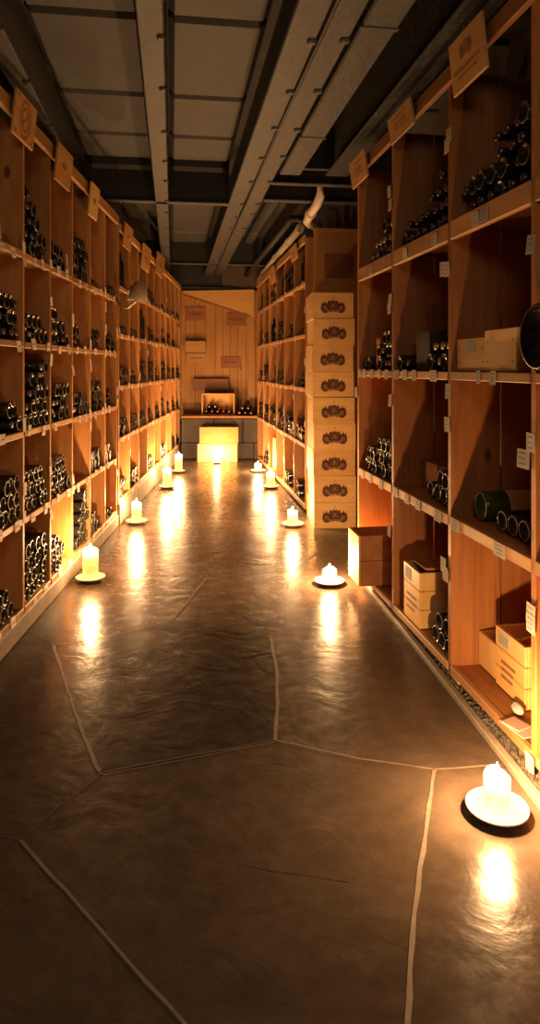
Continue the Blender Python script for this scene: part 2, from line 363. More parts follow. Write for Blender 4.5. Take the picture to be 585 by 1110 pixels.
# paper tags pinned on shelf edges and uprights: small parts of each rack
def tags(rk, fr, P, shelves, n_shelf, n_post, size, skip=(), off=0):
    for k, (z0, z1) in enumerate(shelves):
        if k in skip: continue
        for bi, (xa, xb) in enumerate(zip(P, P[1:])):
            for q in range(n_shelf if R.random() < .75 else n_shelf - 1):
                w, h = size * R.uniform(.8, 1.25), size * R.uniform(.7, 1.1)
                x = xa + (xb - xa) * (q + .5) / 2 + R.uniform(-.05, .05); zc = (z0 + z1) / 2 + R.uniform(-.018, .008)
                m = MB(); m.box(-w / 2, w / 2, -.0012, 0, -h / 2, h / 2, 0, T3((x, -.006, zc)) @ RY(R.uniform(-.12, .12)) @ RX(R.uniform(-.15, .1)))
                if size > .05: m.box(-w * .35, w * .35, -.0016, -.0011, -.003, .003, 1, T3((x, -.0065, zc)))
                m.build('price_tag', ['paperw', 'print'], SHELF[rk.name, bi + off, k])
    for ui, x in enumerate(P):
        for q in range(n_post):
            zc = R.uniform(.3, 2.2); w, h = size * .8, size * R.uniform(.9, 1.5)
            m = MB(); m.box(-w / 2, w / 2, -.0012, 0, -h / 2, h / 2, 0, T3((x + R.uniform(-.01, .01), -.003, zc)) @ RY(R.uniform(-.15, .15)) @ RX(R.uniform(-.2, .1)))
            m.build('price_tag', ['paperw', 'print'], UPR[rk.name, ui + off])
tags(rackA, A, PA[1:], shA, 2, 5, .052, off=1)
tags(rackB, B, PB, shB, 2, 2, .045)
tags(rackD, D, PD, shD, 2, 4, .045, skip=(0,))
def ctag(x, z, w=.065, h=.05, tilt=0, y=-.007):
    m = MB(); T = T3((x, y, z)) @ RY(tilt) @ RX(R.uniform(-.1, .06)); m.box(-w / 2, w / 2, -.0012, 0, -h / 2, h / 2, 0, T)
    for q in (-.28, 0., .28): m.box(-w * .36, w * R.uniform(.1, .36), -.0017, -.001, h * q - .0022, h * q + .0022, 1, T)
    i = max(k for k in range(len(PC) - 1) if PC[k] <= max(x, PC[0])); ui = min(range(len(PC)), key=lambda k: abs(PC[k] - x))
    host = UPR[rackC.name, ui] if abs(PC[ui] - x) < .05 else SHELF[rackC.name, i, min(range(4), key=lambda k: abs(shC[k][1] - z))]
    m.build('price_tag', ['paper', 'print'], host)
def cpx(px): return CR.lx(832 / (px - 184))
for px, k, w in ((394, 1, .06), (402.5, 1, .05), (414, 1, .055), (430, 1, .06), (442, 1, .06), (454, 1, .06), (476, 1, .07), (495, 1, .075), (543, 1, .08),
                 (391, 2, .05), (396, 2, .06), (404, 2, .06), (412, 2, .05), (420, 2, .06), (431, 2, .06), (440, 2, .06), (450, 2, .05), (471, 2, .07), (520, 2, .03), (536, 2, .04),
                 (403, 3, .06), (440, 3, .06), (472, 3, .06), (517, 3, .05), (526, 3, .06)):
    ctag(cpx(px), (shC[k][0] + shC[k][1]) / 2 - .006 * (k > 0), w, .048 if k != 3 else .05)
for px, py in ((423, 208), (424, 222), (424, 325), (423, 334), (488, 147), (486, 158), (481, 292), (486, 292), (487, 424), (486, 460), (424, 434), (482, 612), (484, 622), (423, 575), (577, 265), (577, 480), (577, 665), (577, 676), (387, 425)):
    d = 832 / (px - 184) if px not in (577,) else 2.115
    ctag(CR.lx(d), wz(py, d), .05, .06, R.uniform(-.1, .1))
ctag(CR.lx(2.16), .98, .075, .06)
ctag(CR.lx(2.12), .02, .05, .1)

# ------------------------------------------------------------------ bottles
PROF = [(0, .018), (.016, .014), (.029, .003), (.0325, 0.0), (.0352, .001), (.0374, .007), (.0377, .05), (.0377, .185), (.0355, .205), (.026, .226), (.0165, .242), (.0148, .262), (.0144, .284), (.0163, .286), (.0163, .297), (.012, .3), (0, .3)]
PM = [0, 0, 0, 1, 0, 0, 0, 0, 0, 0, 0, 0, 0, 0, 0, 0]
def bottle_mesh(n, glass='glass'):
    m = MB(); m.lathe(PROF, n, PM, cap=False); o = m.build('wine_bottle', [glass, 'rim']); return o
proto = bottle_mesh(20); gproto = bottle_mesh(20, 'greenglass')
cm = MB(); cm.lathe([(.0155, .236), (.0158, .262), (.0152, .284), (.0171, .286), (.0171, .3005), (.0135, .3025), (0, .3025)], 16, cap=False)
caps = {k: cm.build('foil_capsule', k) for k in ('foil', 'foilr', 'foils')}
lm = MB(); lm.lathe([(.0380, .07), (.0380, .165)], 20, cap=False); labp = lm.build('paper_label', 'label')
protos = [proto, gproto, labp] + list(caps.values())
SPECS = []   # (mw, dia_px, label, group, kind, cap)
def add(fr, x, y, z, orient, cellname, row, idx, scale=1., roll=0., lean=0., glass='glass', cap='foil', lab=False):
    if orient == 'b': L = T3((x, y, z + .0377 * scale)) @ RX(-math.pi / 2)
    elif orient == 'n': L = T3((x, y + .30 * scale, z + .0377 * scale)) @ RX(math.pi / 2 + .0)
    elif orient == 's': L = T3((x, y, z)) @ RY(lean)
    mw = fr.M @ L @ RZ(R.uniform(0, 6.28)) @ Matrix.Scale(scale, 4)
    p = fr.M @ Vector((x, y, z)); px = CX + F * p.x / p.y
    SPECS.append((F * .075 / p.y if -8 < px < 593 else 0, mw, cellname, row, idx, orient, glass, cap, lab))
PITCH = .0775
def pile(fr, P, col, z, rows, side, orient, cellname, y=.02, gaps=0.02, start=0.0, glass='glass', cap='foil'):
    """Rows of lying bottles from the near ('n') or far ('f') upright of a bay; col counts bays from the near end."""
    Q = P if fr.side == 'L' else P[::-1]
    xa, xb = Q[col], Q[col + 1]
    s = 1 if xb > xa else -1
    L = abs(xb - xa)
    for r, c in enumerate(rows):
        sh = 0
        if isinstance(c, tuple): c, sh = c
        for i in range(c):
            off = .0525 + start + (i + .5 * (r % 2) + sh) * PITCH + R.uniform(-.0015, .0015)
            if off > L - .05: continue
            x = xa + s * off if side == 'n' else xb - s * off
            oo = R.choice('bbn') if orient == 'm' else R.choice('nnnb') if orient == 'M' else orient
            add(fr, x, (y if oo == 'n' else max(.004, y - .012)) + R.uniform(-.004, .012), z + r * .0672, oo, cellname, r, i, glass=glass, cap=cap)
tiersA = ['bottom', 'second', 'third', 'fourth', 'top']
def ca(c, t): return f'{tiersA[t]} shelf, {ORD[c]} bay of near left rack'
# column 0 = bay cut by the frame's left edge (local bay 1), ... column 5 = last bay before the rear rack
cellsA = {
    (1, 4): ([5, 4, 3, 2, 2], 'n', 'm'), (2, 4): ([4, 3], 'n', 'm'), (3, 4): ([5, 4, 5, 4], 'n', 'm'), (4, 4): ([2], 'n', 'm'), (5, 4): ([4], 'n', 'm'),
    (0, 3): ([5, 4, 5], 'f', 'm'), (1, 3): ([5, 3], 'n', 'm'), (2, 3): ([5, 3, 2], 'n', 'm'), (3, 3): ([3, 2], 'n', 'm'), (4, 3): ([4, 3], 'n', 'm'), (5, 3): ([5, 4], 'n', 'm'),
    (0, 2): ([2, 2], 'f', 'm'), (1, 2): ([5, 4, 4, 3, 2], 'f', 'm'), (2, 2): ([5, 4, 5], 'n', 'm'), (3, 2): ([5, 4], 'n', 'm'), (4, 2): ([5, 4, 5], 'n', 'm'), (5, 2): ([4, 3], 'n', 'm'),
    (0, 1): ([5, 4, 3], 'f', 'b'), (1, 1): ([5, 4, 4], 'n', 'b'), (2, 1): ([5, 4, 4], 'n', 'b'), (4, 1): ([4, 4], 'n', 'b'), (5, 1): ([3, 2], 'n', 'b'),
    (0, 0): ([4, 3], 'n', 'b'), (1, 0): ([5, 4, 5, 4], 'n', 'b'), (2, 0): ([3, 3, 2], 'n', 'b'), (3, 0): ([4, 3, 3, 2, 2], 'f', 'b'), (4, 0): ([3, 2], 'n', 'b'), (5, 0): ([3], 'n', 'b'),
}
for (c, t), (rows, side, o) in cellsA.items():
    pile(A, PA, c + 1, shA[t][1], rows, side, o, ca(c, t), y=.012, cap=R.choice(['foil', 'foil', 'foils']) if o == 'm' else 'foil')
tiersC = ['bottom', 'second', 'third', 'top']
def cc(c, t): return f'{tiersC[t]} shelf, {ORD[c]} bay of near right rack'
cellsC = {   # bays counted from the near end: 0 partly beyond the frame, 1, 2, 3 = farthest
    (1, 3): ([8, 7, (4, 0), 4], 'n', 'M'), (2, 3): ([8, 7, 4, 2], 'n', 'M'), (3, 3): ([7, 5, 3], 'n', 'M'),
    (2, 2): ([4, 3, 1], 'n', 'm'), (3, 2): ([4, 4, 3], 'n', 'm'),
    (3, 1): ([7, 6, 4], 'n', 'b'),
    (2, 0): ([3, 2, 1], 'n', 'b'),
}
for (c, t), (rows, side, o) in cellsC.items():
    pile(CR, PC, c, shC[t][1], rows, side, o, cc(c, t), y=.03, cap=R.choice(['foil', 'foils']))
pile(CR, PC, 2, shC[2][1], [2], 'f', 'm', 'third shelf, far end of second right bay', y=.03); pile(CR, PC, 3, shC[2][1], [2], 'f', 'm', 'third shelf, far end of last right bay', y=.03)
pile(CR, PC, 2, shC[1][1], [4, 2], 'n', 'b', cc(2, 1), y=.06, start=.06)
for i, d in enumerate((2.43, 2.353, 2.276, 2.199, 2.122)): add(CR, CR.lx(d + .02), .07, shC[1][1], 'b', cc(1, 1), 0, i)
# rear racks: lying rows and standing bottles
def cb(c, t): return f'{tiersA[t]} shelf, {ORD[c]} bay of rear left rack'
for c in range(9):
    for t in range(5):
        z = shB[t][1]
        if t == 0 and c in (2, 4, 6): continue
        if t == 0: pile(B, PB, c, z, [R.choice([3, 5]), R.choice([2, 4])], 'f' if c % 2 else 'n', 'b', cb(c, t), y=.012)
        elif t in (1, 2): pile(B, PB, c, z, [5, R.choice([5, 4, 3]), R.choice([0, 0, 3])], R.choice('fn'), 'm', cb(c, t), y=.012)
        else:
            lay = R.random() < .75
            if lay: pile(B, PB, c, z, [R.choice([4, 5]), R.choice([0, 3])], 'f', 'm', cb(c, t), y=.012)
            for i in range(R.choice([1, 2, 3])):
                xx = PB[c] + .12 + .12 * i + R.uniform(0, .03)
                if lay: add(B, xx, .16, z + .068, 's', cb(c, t) + ' standing', 2, i, lean=R.uniform(-.05, .05))
                else: add(B, xx, .05, z, 's', cb(c, t) + ' standing', 2, i, lean=R.uniform(-.04, .04), lab=i == 1)
def cd(c, t): return f'{tiersA[t]} shelf, {ORD[c]} bay of rear right rack'
QD = PD[::-1]
for c in range(6):
    for t in range(5):
        z = shD[t][1]
        if t == 0:
            if c in (0, 1, 4): pile(D, PD, c, z, [3, 2], 'f', 'b', cd(c, t), y=.012)
        elif t == 1: pile(D, PD, c, z, [6, 6, 3] if c % 2 else [6, 5, 2], 'f', 'm', cd(c, t), y=.012)
        else:
            if (c * 2 + t) % 5 < 3: pile(D, PD, c, z, [R.choice([5, 6]), R.choice([4, 5]), R.choice([0, 3])], R.choice('fn'), 'm', cd(c, t), y=.012)
            else:
                for i in range(3):
                    add(D, QD[c] - .20 - .11 * i - R.uniform(0, .05), R.uniform(.045, .12), z, 's', cd(c, t) + ' standing', 2, i, scale=R.choice([.8, .95, 1.0]), lean=R.uniform(-.03, .03), lab=R.random() < .4)
                if R.random() < .6: pile(D, PD, c, z, [2, 1], 'n', 'm', cd(c, t), y=.012)
SPECS.sort(key=lambda s: -s[0])
made = 0
rest = MB()
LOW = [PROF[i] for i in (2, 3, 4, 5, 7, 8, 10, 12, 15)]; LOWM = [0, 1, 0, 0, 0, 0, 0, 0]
for sz, mw, cell, row, idx, orient, glass, cap, lab in SPECS:
    if sz <= 0: continue
    if made < 288:
        src = proto if glass == 'glass' else gproto
        o = src.copy(); C.objects.link(o); o.matrix_world = mw
        shelfname = cell
        if orient == 's': lb = f'upright dark wine bottle, {ORD[idx]} on {cell.replace(" standing", "")}'
        else: lb = f'dark wine bottle {ORD[idx]} in {["lowest", "second", "third", "fourth", "fifth"][row]} row, {cell}'
        tag(o, lb, 'bottle', f'bottles on the {cell}'.replace(' standing', ''))
        if orient in 'ns' and sz > 7:
            k = caps[cap].copy(); C.objects.link(k); k.parent = o
        if lab: k = labp.copy(); C.objects.link(k); k.parent = o
        made += 1
    else:
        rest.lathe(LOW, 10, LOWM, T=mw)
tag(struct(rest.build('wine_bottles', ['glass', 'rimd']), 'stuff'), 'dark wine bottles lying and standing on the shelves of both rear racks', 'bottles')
def cap_bottle(fr_mw, label, scale=(1, 1, 1), glass='glass', cap='foil', lab=True, name='wine_bottle', group=None):
    o = (proto if glass == 'glass' else gproto).copy(); C.objects.link(o); o.matrix_world = fr_mw @ Matrix.Diagonal((*scale, 1)); tag(o, label, 'bottle', group)
    k = caps[cap].copy(); C.objects.link(k); k.parent = o
    if lab: k = labp.copy(); C.objects.link(k); k.parent = o
    return o
# the big bottle lying base-out in the near bay of the right rack, second shelf, and the giant one on the third
p = CR.M @ T3((CR.lx(2.62), .07, shC[1][1] + .0575)) @ RX(-math.pi / 2) @ RZ(.6)
cap_bottle(p, 'large bottle with silvery base rim lying on second shelf of near right rack', (1.5, 1.5, 1.38), 'greenglass', 'foils', True, 'magnum_bottle')
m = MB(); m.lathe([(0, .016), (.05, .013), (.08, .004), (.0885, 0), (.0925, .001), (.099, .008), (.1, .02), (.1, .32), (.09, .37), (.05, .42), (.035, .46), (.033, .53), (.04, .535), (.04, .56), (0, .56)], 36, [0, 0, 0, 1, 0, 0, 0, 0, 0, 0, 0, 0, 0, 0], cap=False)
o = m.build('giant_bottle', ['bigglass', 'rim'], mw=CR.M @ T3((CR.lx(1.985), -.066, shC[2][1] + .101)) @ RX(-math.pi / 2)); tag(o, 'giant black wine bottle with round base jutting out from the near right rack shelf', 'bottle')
m = MB(); m.lathe([(.1003, .1), (.1003, .28)], 36, cap=False); m.build('paper_label', 'label', o)
o = cap_bottle(CR.M @ T3((CR.lx(2.20), .06, shC[2][1] + .04)) @ RX(-math.pi / 2), 'dark bottle with hanging paper tag lying between small crate and giant bottle', (1, 1, 1), 'glass', 'foil', False)
m = MB(); m.box(-.035, .035, -.05, .05, -.016, -.015, 0, RX(.0)); k = m.build('neck_tag', 'paper', o); k.rotation_euler = (0, .5, 0)

# ------------------------------------------------------------------ wooden cases
def crest(m, w, h, T, mat=0, lite=1):
    """Branded crest: two round lobes, a crenellated centre and a ribbon below, drawn in the XZ plane facing -y."""
    def P(pts, mt, y=0.0, th=.0012):
        poly = [T @ Vector((a * w, -th - y, b * h)) for a, b in pts]; e = T.to_3x3() @ Vector((0, th, 0)); m.prism(poly, e, mt)
    def ell(cx, cz, rx, rz, a0=0, a1=2 * math.pi, n=18): return [(cx + rx * math.cos(a0 + (a1 - a0) * i / (n - 1 if a1 - a0 < 6.2 else n)), cz + rz * math.sin(a0 + (a1 - a0) * i / (n - 1 if a1 - a0 < 6.2 else n))) for i in range(n)]
    for s in (-1, 1):
        P(ell(s * .32, -.08, .18, .34), mat)
        P([(s * .49, .0), (s * .44, .34), (s * .40, .16), (s * .34, .42), (s * .28, .18), (s * .2, .2)], mat)
        P(ell(s * .33, -.05, .07, .13, n=10), lite, .0008, .0006)
        P([(s * .2, -.3), (s * .12, -.22), (s * .30, -.06), (s * .38, -.14)], lite, .0008, .0006)
    P([(-.2, -.30), (0, -.2), (.2, -.30), (.23, .30), (.17, .44), (.1, .36), (.05, .48), (0, .40), (-.05, .48), (-.1, .36), (-.17, .44), (-.23, .30)], mat)
    P([(-.13, -.02), (.13, -.02), (.13, .03), (-.13, .03)], lite, .0008, .0006)
    P(ell(0, .14, .06, .10, n=10), lite, .0008, .0006)
    P([(-.16, -.36), (0, -.28), (.16, -.36), (.16, -.30), (0, -.22), (-.16, -.30)], mat)
    P([(-.02, .60), (.02, .60), (.02, .66), (-.02, .66)], mat)
def closed_case(mw, label, w, dep, h, group=None, mark='crest', nails=True, mat='case', name='wine_case', side='casez'):
    """Front in the local XZ plane (facing -y), w wide, dep deep."""
    t = thing(name, label, 'crate', mw, group)
    m = MB(); k = .012
    m.box(0, w, 0, k, 0, h, ch=.0015); front = m.build('end_board', mat, t); m = MB(); m.box(0, w, dep - k, dep, 0, h, ch=.0015); m.build('end_board', mat, t)
    m = MB(); m.box(.0, k, k, dep - k, 0, h, ch=.0015); m.build('side_board', side, t); m = MB(); m.box(w - k, w, k, dep - k, 0, h, ch=.0015); m.build('side_board', side, t)
    m = MB(); m.box(k, w - k, k, dep - k, .004, .016); m.build('base_board', mat, t)
    m = MB(); m.box(.0, w, .0, dep, h, h + .008, ch=.0015); m.build('lid', mat, t)
    if nails:
        m = MB()
        for z in (.025, .06, h - .06, h - .025): m.box(-.001, .001, .004, .009, z, z + .006)
        for a in (.02, w - .025):
            for z in (.03, h - .035): m.box(a, a + .006, -.001, .001, z, z + .006)
        for i in range(4): m.box(-.001, .001, .05 + .1 * i, .058 + .1 * i, h - .02, h - .012)
        m.build('nail_heads', 'nail', t)
    if mark == 'crest': m = MB(); crest(m, w * .60, h * .60, T3((w / 2, 0, h * .47))); m.build('brand_mark', ['ink', 'inkl'], front)
    return t
d0 = 5.37; X0 = wx(340, d0); z = 0.0; ch = .198
jit = [0, -.001, .003, .001, .002, .004, .006, -.003, -.009]
for i in range(9):
    px = (340, 340, 339.5, 340, 339, 338.5, 338, 339.5, 338.5)[i]
    closed_case(T3((wx(px, d0), d0 + R.uniform(-.006, .006), z)) @ RZ(.05 + R.uniform(-.012, .012)), f'pine wine case branded with a dark crest, {ORD[i]} from the floor in the stack', .334 - .001 * i, .48, ch, 'branded wine cases stacked by the rear right rack')
    z += ch + .0085

def open_crate(mw, label, w, dep, h, mat='case', name='wooden_crate', group=None, paper=True, planks=2, side='case'):
    """Open-topped crate: origin at a bottom corner, w along x, dep along y; -y end carries the paper label."""
    t = thing(name, label, 'crate', mw, group); k = .012; ph = h / planks
    def board(x0, x1, y0, y1, mt):
        m = MB()
        for i in range(planks): m.box(x0, x1, y0, y1, i * ph + .001, (i + 1) * ph - .001, ch=.002)
        return m.build('side_board', mt, t)
    front = board(0, w, 0, k, side); board(0, w, dep - k, dep, side); board(0, k, k, dep - k, mat); board(w - k, w, k, dep - k, mat)
    m = MB(); m.box(k, w - k, k, dep - k, .003, .014); m.build('base_board', mat, t)
    if paper:
        m = MB(); m.box(w * .1, w * .5, -.0012, 0, h * .72, h * .95, 0)
        for q in (.77, .82, .87): m.box(w * .14, w * .45, -.0018, -.0011, h * q, h * q + .005, 1)
        m.build('paper_label', ['paper', 'print'], front)
        m = MB()
        for q in (.2, .32, .44): m.box(w * .2, w * R.uniform(.6, .85), -.0008, .0002, h * q, h * q + .012)
        m.build('burnt_pattern', 'brown', front)
    return t
def crm(d, y, z): return CR.M @ T3((CR.lx(d), y, z))
open_crate(crm(3.93, -.10, shC[0][1]), 'open reddish pine crate jutting from the right rack near the stacked cases', .215, .40, .275, mat='dx', side='case')
t = open_crate(crm(3.31, .01, shC[0][1]), 'tall pine crate with paper label on bottom shelf of middle bay', .21, .36, .255, planks=3)
m = MB(); m.box(.03, .2, .04, .3, .252, .262, 0, RY(-.04)); m.build('loose_lid', 'dx', t)
open_crate(crm(2.726, .115, shC[0][1]), 'low long open pine crate behind the taller one on bottom shelf', .155, .34, .135, planks=1, paper=False)
open_crate(crm(2.565, .105, shC[0][1]), 'pine crate with torn paper label beside the nearest upright', .215, .36, .22, planks=3)
bm = bmesh.new(); bmesh.ops.create_icosphere(bm, subdivisions=2, radius=1); m = MB()
for v in bm.verts: f = R.uniform(.75, 1.15); m.v.append((v.co.x * .034 * f, v.co.y * .02 * f, max(0, .016 + v.co.z * .017 * f)))
for f in bm.faces: m.face([v.index for v in f.verts])
bm.free()
o = m.build('paper_scrap', 'paper', mw=crm(2.345, .075, shC[0][1])); tag(o, 'crumpled white paper scrap on the bottom shelf beside the nearest upright', 'paper')
m = MB(); m.box(-.06, .06, -.035, .035, 0, .004, 0); m.box(-.05, .02, -.03, .03, .004, .009, 0, RZ(.2)); o = m.build('pink_slip', 'cloth', mw=crm(2.25, .03, shC[0][1]) @ RZ(.2)); tag(o, 'pinkish paper slip lying on the bottom shelf edge beside the kerb', 'paper')
t = closed_case(crm(2.722, .02, shC[2][1]), 'small pale wooden box with paper label on third shelf beside upright', .250, .3, .115, mark=None)
m = MB(); m.box(.09, .17, -.0012, 0, .07, .115, 0); m.build('paper_label', ['paper'], t)
closed_case(crm(2.470, .015, shC[2][1]), 'small pale wooden box with wavy grain next to the tagged bottle', .228, .3, .138, mark=None)
closed_case(crm(3.88, .05, shC[2][1]), 'narrow brown carton standing among bottles on third shelf of farthest bay', .07, .2, .17, mark=None, nails=False, mat='dx', name='bottle_carton')
closed_case(crm(3.25, .05, shC[2][1] + .0), 'dark box standing among bottles on third shelf of middle bay', .17, .25, .17, mark=None, nails=False, mat='charcoal', side='charcoal', name='dark_box')
closed_case(crm(3.42, .14, shC[1][1]), 'brown wooden box lying left of bottles on second shelf of middle bay', .21, .25, .12, mark=None, nails=False, mat='dx')
# boxes on the left rack
def am(d, y, z): return A.M @ T3((A.lx(d), y, z))
closed_case(am(2.90, .03, shA[2][1]), 'small brown box beside bottles on third shelf at the left edge', .14, .25, .075, mark=None, nails=False, mat='dx', name='wooden_box')
for q, (d, z, lb) in enumerate(((2.98, 1.83, 'slim pale card leaning on top shelf near the large crate lid'), (4.06, 1.83, 'slim pale card leaning on the top shelf of the third bay'))):
    m = MB(); m.box(-.02, .02, 0, .003, 0, .11); tag(m.build('paper_card', 'paper', mw=am(d, .005, z) @ RX(-.1)), lb, 'card')
m = MB(); m.box(0, .05, 0, .012, 0, .42, ch=.002); tag(m.build('loose_plank', 'wv', mw=am(4.75, .03, shA[4][1]) @ RX(-.12)), 'narrow loose plank leaning upright inside top bay of left rack', 'plank')
# light box in the bottom of the far right rack
closed_case(D.M @ T3((D.lx(8.2), .04, shD[0][1])), 'tall pale box on the bottom shelf of the rear right rack', .3, .3, .36, mark=None)

# crate lids hung along the top rails
def lid(fr, d0, d1, zt, zb, label, style, mat='lid', group=None, lean=.022, y=-.04):
    xa, xb = sorted((fr.lx(d0), fr.lx(d1))); w = xb - xa; h = zt - zb
    t = thing('crate_lid', label, 'crate lid', fr.M @ T3((xa, y, zt)) @ RX(math.atan2(lean, h)), group)
    m = MB(); m.box(0, w, -.012, 0, -h, 0, ch=.002); t = m.build('board', mat, t)
    m = MB()
    def q(x0, x1, z0, z1): m.box(x0 * w, x1 * w, -.0135, -.0118, -h * z1, -h * z0)
    if style == 'ring':
        for r0 in (.36, .22):
            n = 26
            for i in range(n):
                a = 2 * math.pi * i / n; b = 2 * math.pi * (i + .8) / n
                pts = [Vector((w * .5 + r * h * math.cos(g) * .9, -.0135, -h * .5 + r * h * math.sin(g) * 1.05)) for r, g in ((r0, a), (r0, b), (r0 + .055, b), (r0 + .055, a))]
                m.prism(pts, (0, .0015, 0))
        n = 14
        for i in range(n):     # a curled S inside the ring
            f0, f1 = i / n, (i + 1) / n
            S = lambda f: Vector((w * (.5 + .10 * math.sin(f * 6.28)), -.0135, -h * (.3 + .4 * f)))
            a, b = S(f0), S(f1); e = Vector((w * .025, 0, 0)); m.prism([a - e, b - e, b + e, a + e], (0, .0015, 0))
        m.build('burnt_pattern', 'brown', t)
        for c in ((.08, .16, .06, .14), (.84, .92, .86, .94), (.08, .16, .86, .94), (.4, .62, .9, .95)): m = MB(); q(*c); m.build('corner_mark', 'brown', t)
        return
    elif style == 'crest':
        crest(m, w * .36, h * .34, T3((w * .5, -.0122, -h * .34)), 0, 0)
        m.build('burnt_pattern', 'brown', t); m = MB()
        for i in range(9): q(.12 + .085 * i, .175 + .085 * i, .60, .67)
        m.build('lettering', 'brown', t); m = MB()
        for i in range(6): q(.22 + .095 * i, .275 + .095 * i, .74, .79)
        m.build('lettering', 'brown', t); return
    elif style == 'lines':
        for zz in (.22, .42, .52, .66): 
            a = R.uniform(.2, .32)
            while a < .75: b = a + R.uniform(.04, .09); q(a, b, zz, zz + .06); a = b + .02
            m.build('lettering', 'brown', t); m = MB()
        return
    else:
        crest(m, w * .28, h * .22, T3((w * .5, -.0122, -h * .5)), 0, 0)
    m.build('burnt_pattern', 'brown', t)
lid(A, 3.03, 3.31, 2.515, 2.317, 'branded crate lid with round emblem on the left rack rail, nearest the camera', 'ring')
lid(A, 3.67, 3.963, 2.488, 2.287, 'crate lid with small mark on the left rack rail, second from the camera', 'small')
lid(A, 4.41, 4.638, 2.474, 2.26, 'pale greyish crate lid hung over the fourth bay of the left rack', 'small', 'casez')
lid(B, 5.49, 5.82, 2.44, 2.25, 'crate lid at the near end of the rear left rack rail', 'small')
lid(B, 6.337, 6.784, 2.43, 2.20, 'crate lid on rear left rack rail, second beyond the near rack', 'lines')
lid(B, 7.21, 7.74, 2.50, 2.27, 'crate lid on rear left rack rail, raised above its neighbours', 'small')
lid(CR, 2.64, 2.363, 2.503, 2.309, 'large crate lid with crest and lettering on the right rack rail', 'crest')
lid(CR, 3.382, 3.07, 2.487, 2.367, 'low wide crate lid with lettering on the right rack rail, middle one', 'lines')
lid(CR, 4.10, 3.79, 2.485, 2.335, 'crate lid at the far end of the near right rack rail', 'lines')
lid(D, 6.54, 6.21, 2.40, 2.27, 'crate lid on the rear right rack rail beside the end panel', 'small')
lid(D, 7.9, 7.55, 2.40, 2.22, 'crate lid on the rear right rack rail, deeper into the cellar', 'small')

# ------------------------------------------------------------------ the end of the aisle
db = 9.42
sb = thing('stone_bench', 'dark grey stone block bench with wooden top across the end wall', 'bench', T3((0, db, 0)))
xl, xr = wx(196, db), wx(281, db)
m = MB(); zz = 0
for hrow in (.225, .335):
    x = xl; 
    while x < xr - .02:
        w = min(R.uniform(.30, .5), xr - x); m.box(x + .003, x + w - .003, R.uniform(0, .012), .48, zz + .003, zz + hrow - .003, ch=.008); x += w
    zz += hrow
m.build('stone_front', 'stone', sb)
m = MB(); m.box(xl, xr, -.02, .5, .565, .60, ch=.004); m.build('top_board', 'dx', sb)
closed_case(T3((wx(214, 9.16), 9.16, 0)), 'pale wooden case on the floor before the stone bench, lower of two', wx(257, 9.16) - wx(214, 9.16), .22, .232, mark=None)
closed_case(T3((wx(216, 9.16), 9.17, .241)), 'wooden case stacked on the pale case before the bench, upper of two', wx(258, 9.16) - wx(216, 9.16), .21, .215, mark=None, mat='ply')
def wallboard(x0, x1, y0, y1, label, mat='red', th=.015, name='hanging_crate_lid'):
    t = thing(name, label, 'crate lid', T3((wx(x0, dw), dw, wz(y1, dw)))); w = wx(x1, dw) - wx(x0, dw); h = wz(y0, dw) - wz(y1, dw)
    m = MB(); m.box(0, w, -th, 0, 0, h, ch=.002); bd = m.build('board', mat, t)
    m = MB()
    for a in range(5): m.box(w * (.18 + .13 * a), w * (.26 + .13 * a), -th - .001, -th + .001, h * .42, h * .58)
    m.build('burnt_pattern', 'ink', bd); return t
wallboard(201, 222.5, 333, 347.5, 'dark reddish crate lid on the end wall, upper left one')
wallboard(245.5, 267, 339.5, 353, 'dark reddish crate lid on the end wall, below the sloping trim')
wallboard(202, 223.5, 383, 393, 'brown crate lid on the end wall, under the small ledge', 'lid')
wallboard(239, 260.5, 386.5, 399, 'dark reddish crate lid on the end wall, lower right one')
m = MB(); m.box(wx(202, dw), wx(223.5, dw), dw - .13, dw - .002, wz(372.5, dw), wz(370, dw), ch=.002); m.box(wx(202, dw), wx(223.5, dw), dw - .13, dw - .118, wz(382, dw), wz(372.5, dw), ch=.002)
tag(m.build('wall_ledge', 'ply', mw=Matrix.Identity(4)), 'small boxed wooden ledge on the end wall above a brown crate lid', 'ledge')
m = MB(); m.box(wx(210, dw), wx(248, dw), dw - .10, dw - .002, wz(422.5, dw), wz(410.5, dw), ch=.003); tag(m.build('hanging_board', 'red'), 'wide dark board on the end wall above the open crate', 'board')
# open crate lying on its side on the bench, opening towards the aisle
dc = 9.56; cw, chh = wx(254, dc) - wx(218.5, dc), .30
t = thing('display_crate', 'pale open crate lying on its side on the stone bench', 'crate', T3((wx(218.5, dc), dc, .60)))
for dims in ((0, .014, 0, .3, 0, chh), (cw - .014, cw, 0, .3, 0, chh), (.014, cw - .014, 0, .3, chh - .014, chh), (.014, cw - .014, 0, .3, 0, .012)): bx('side_board', dims, 'case', t)
bx('base_board', (.014, cw - .014, .288, .3, .012, chh - .014), 'case', t)
for i, (px, cp) in enumerate(((222.5, 'foil'), (228.8, 'foilr'), (235.1, 'foil'), (241.4, 'foilr'), (247.7, 'foil'), (259.3, 'foil'), (265.6, 'foilr'), (271.9, 'foil'))):
    dd = 9.43; inn = px < 254
    cap_bottle(T3((wx(px, dd), (dd + .40) if inn else dd + .30, .601 + .038 + (.013 if inn else 0))) @ RX(math.pi / 2), f'dark bottle {"lying in the display crate" if inn else "on the bench beside the display crate"}, {ORD[i if inn else i - 5]} from the {"left rack" if inn else "crate"}', (1, 1, 1), 'glass', cp, False, group='bottles on the stone bench')
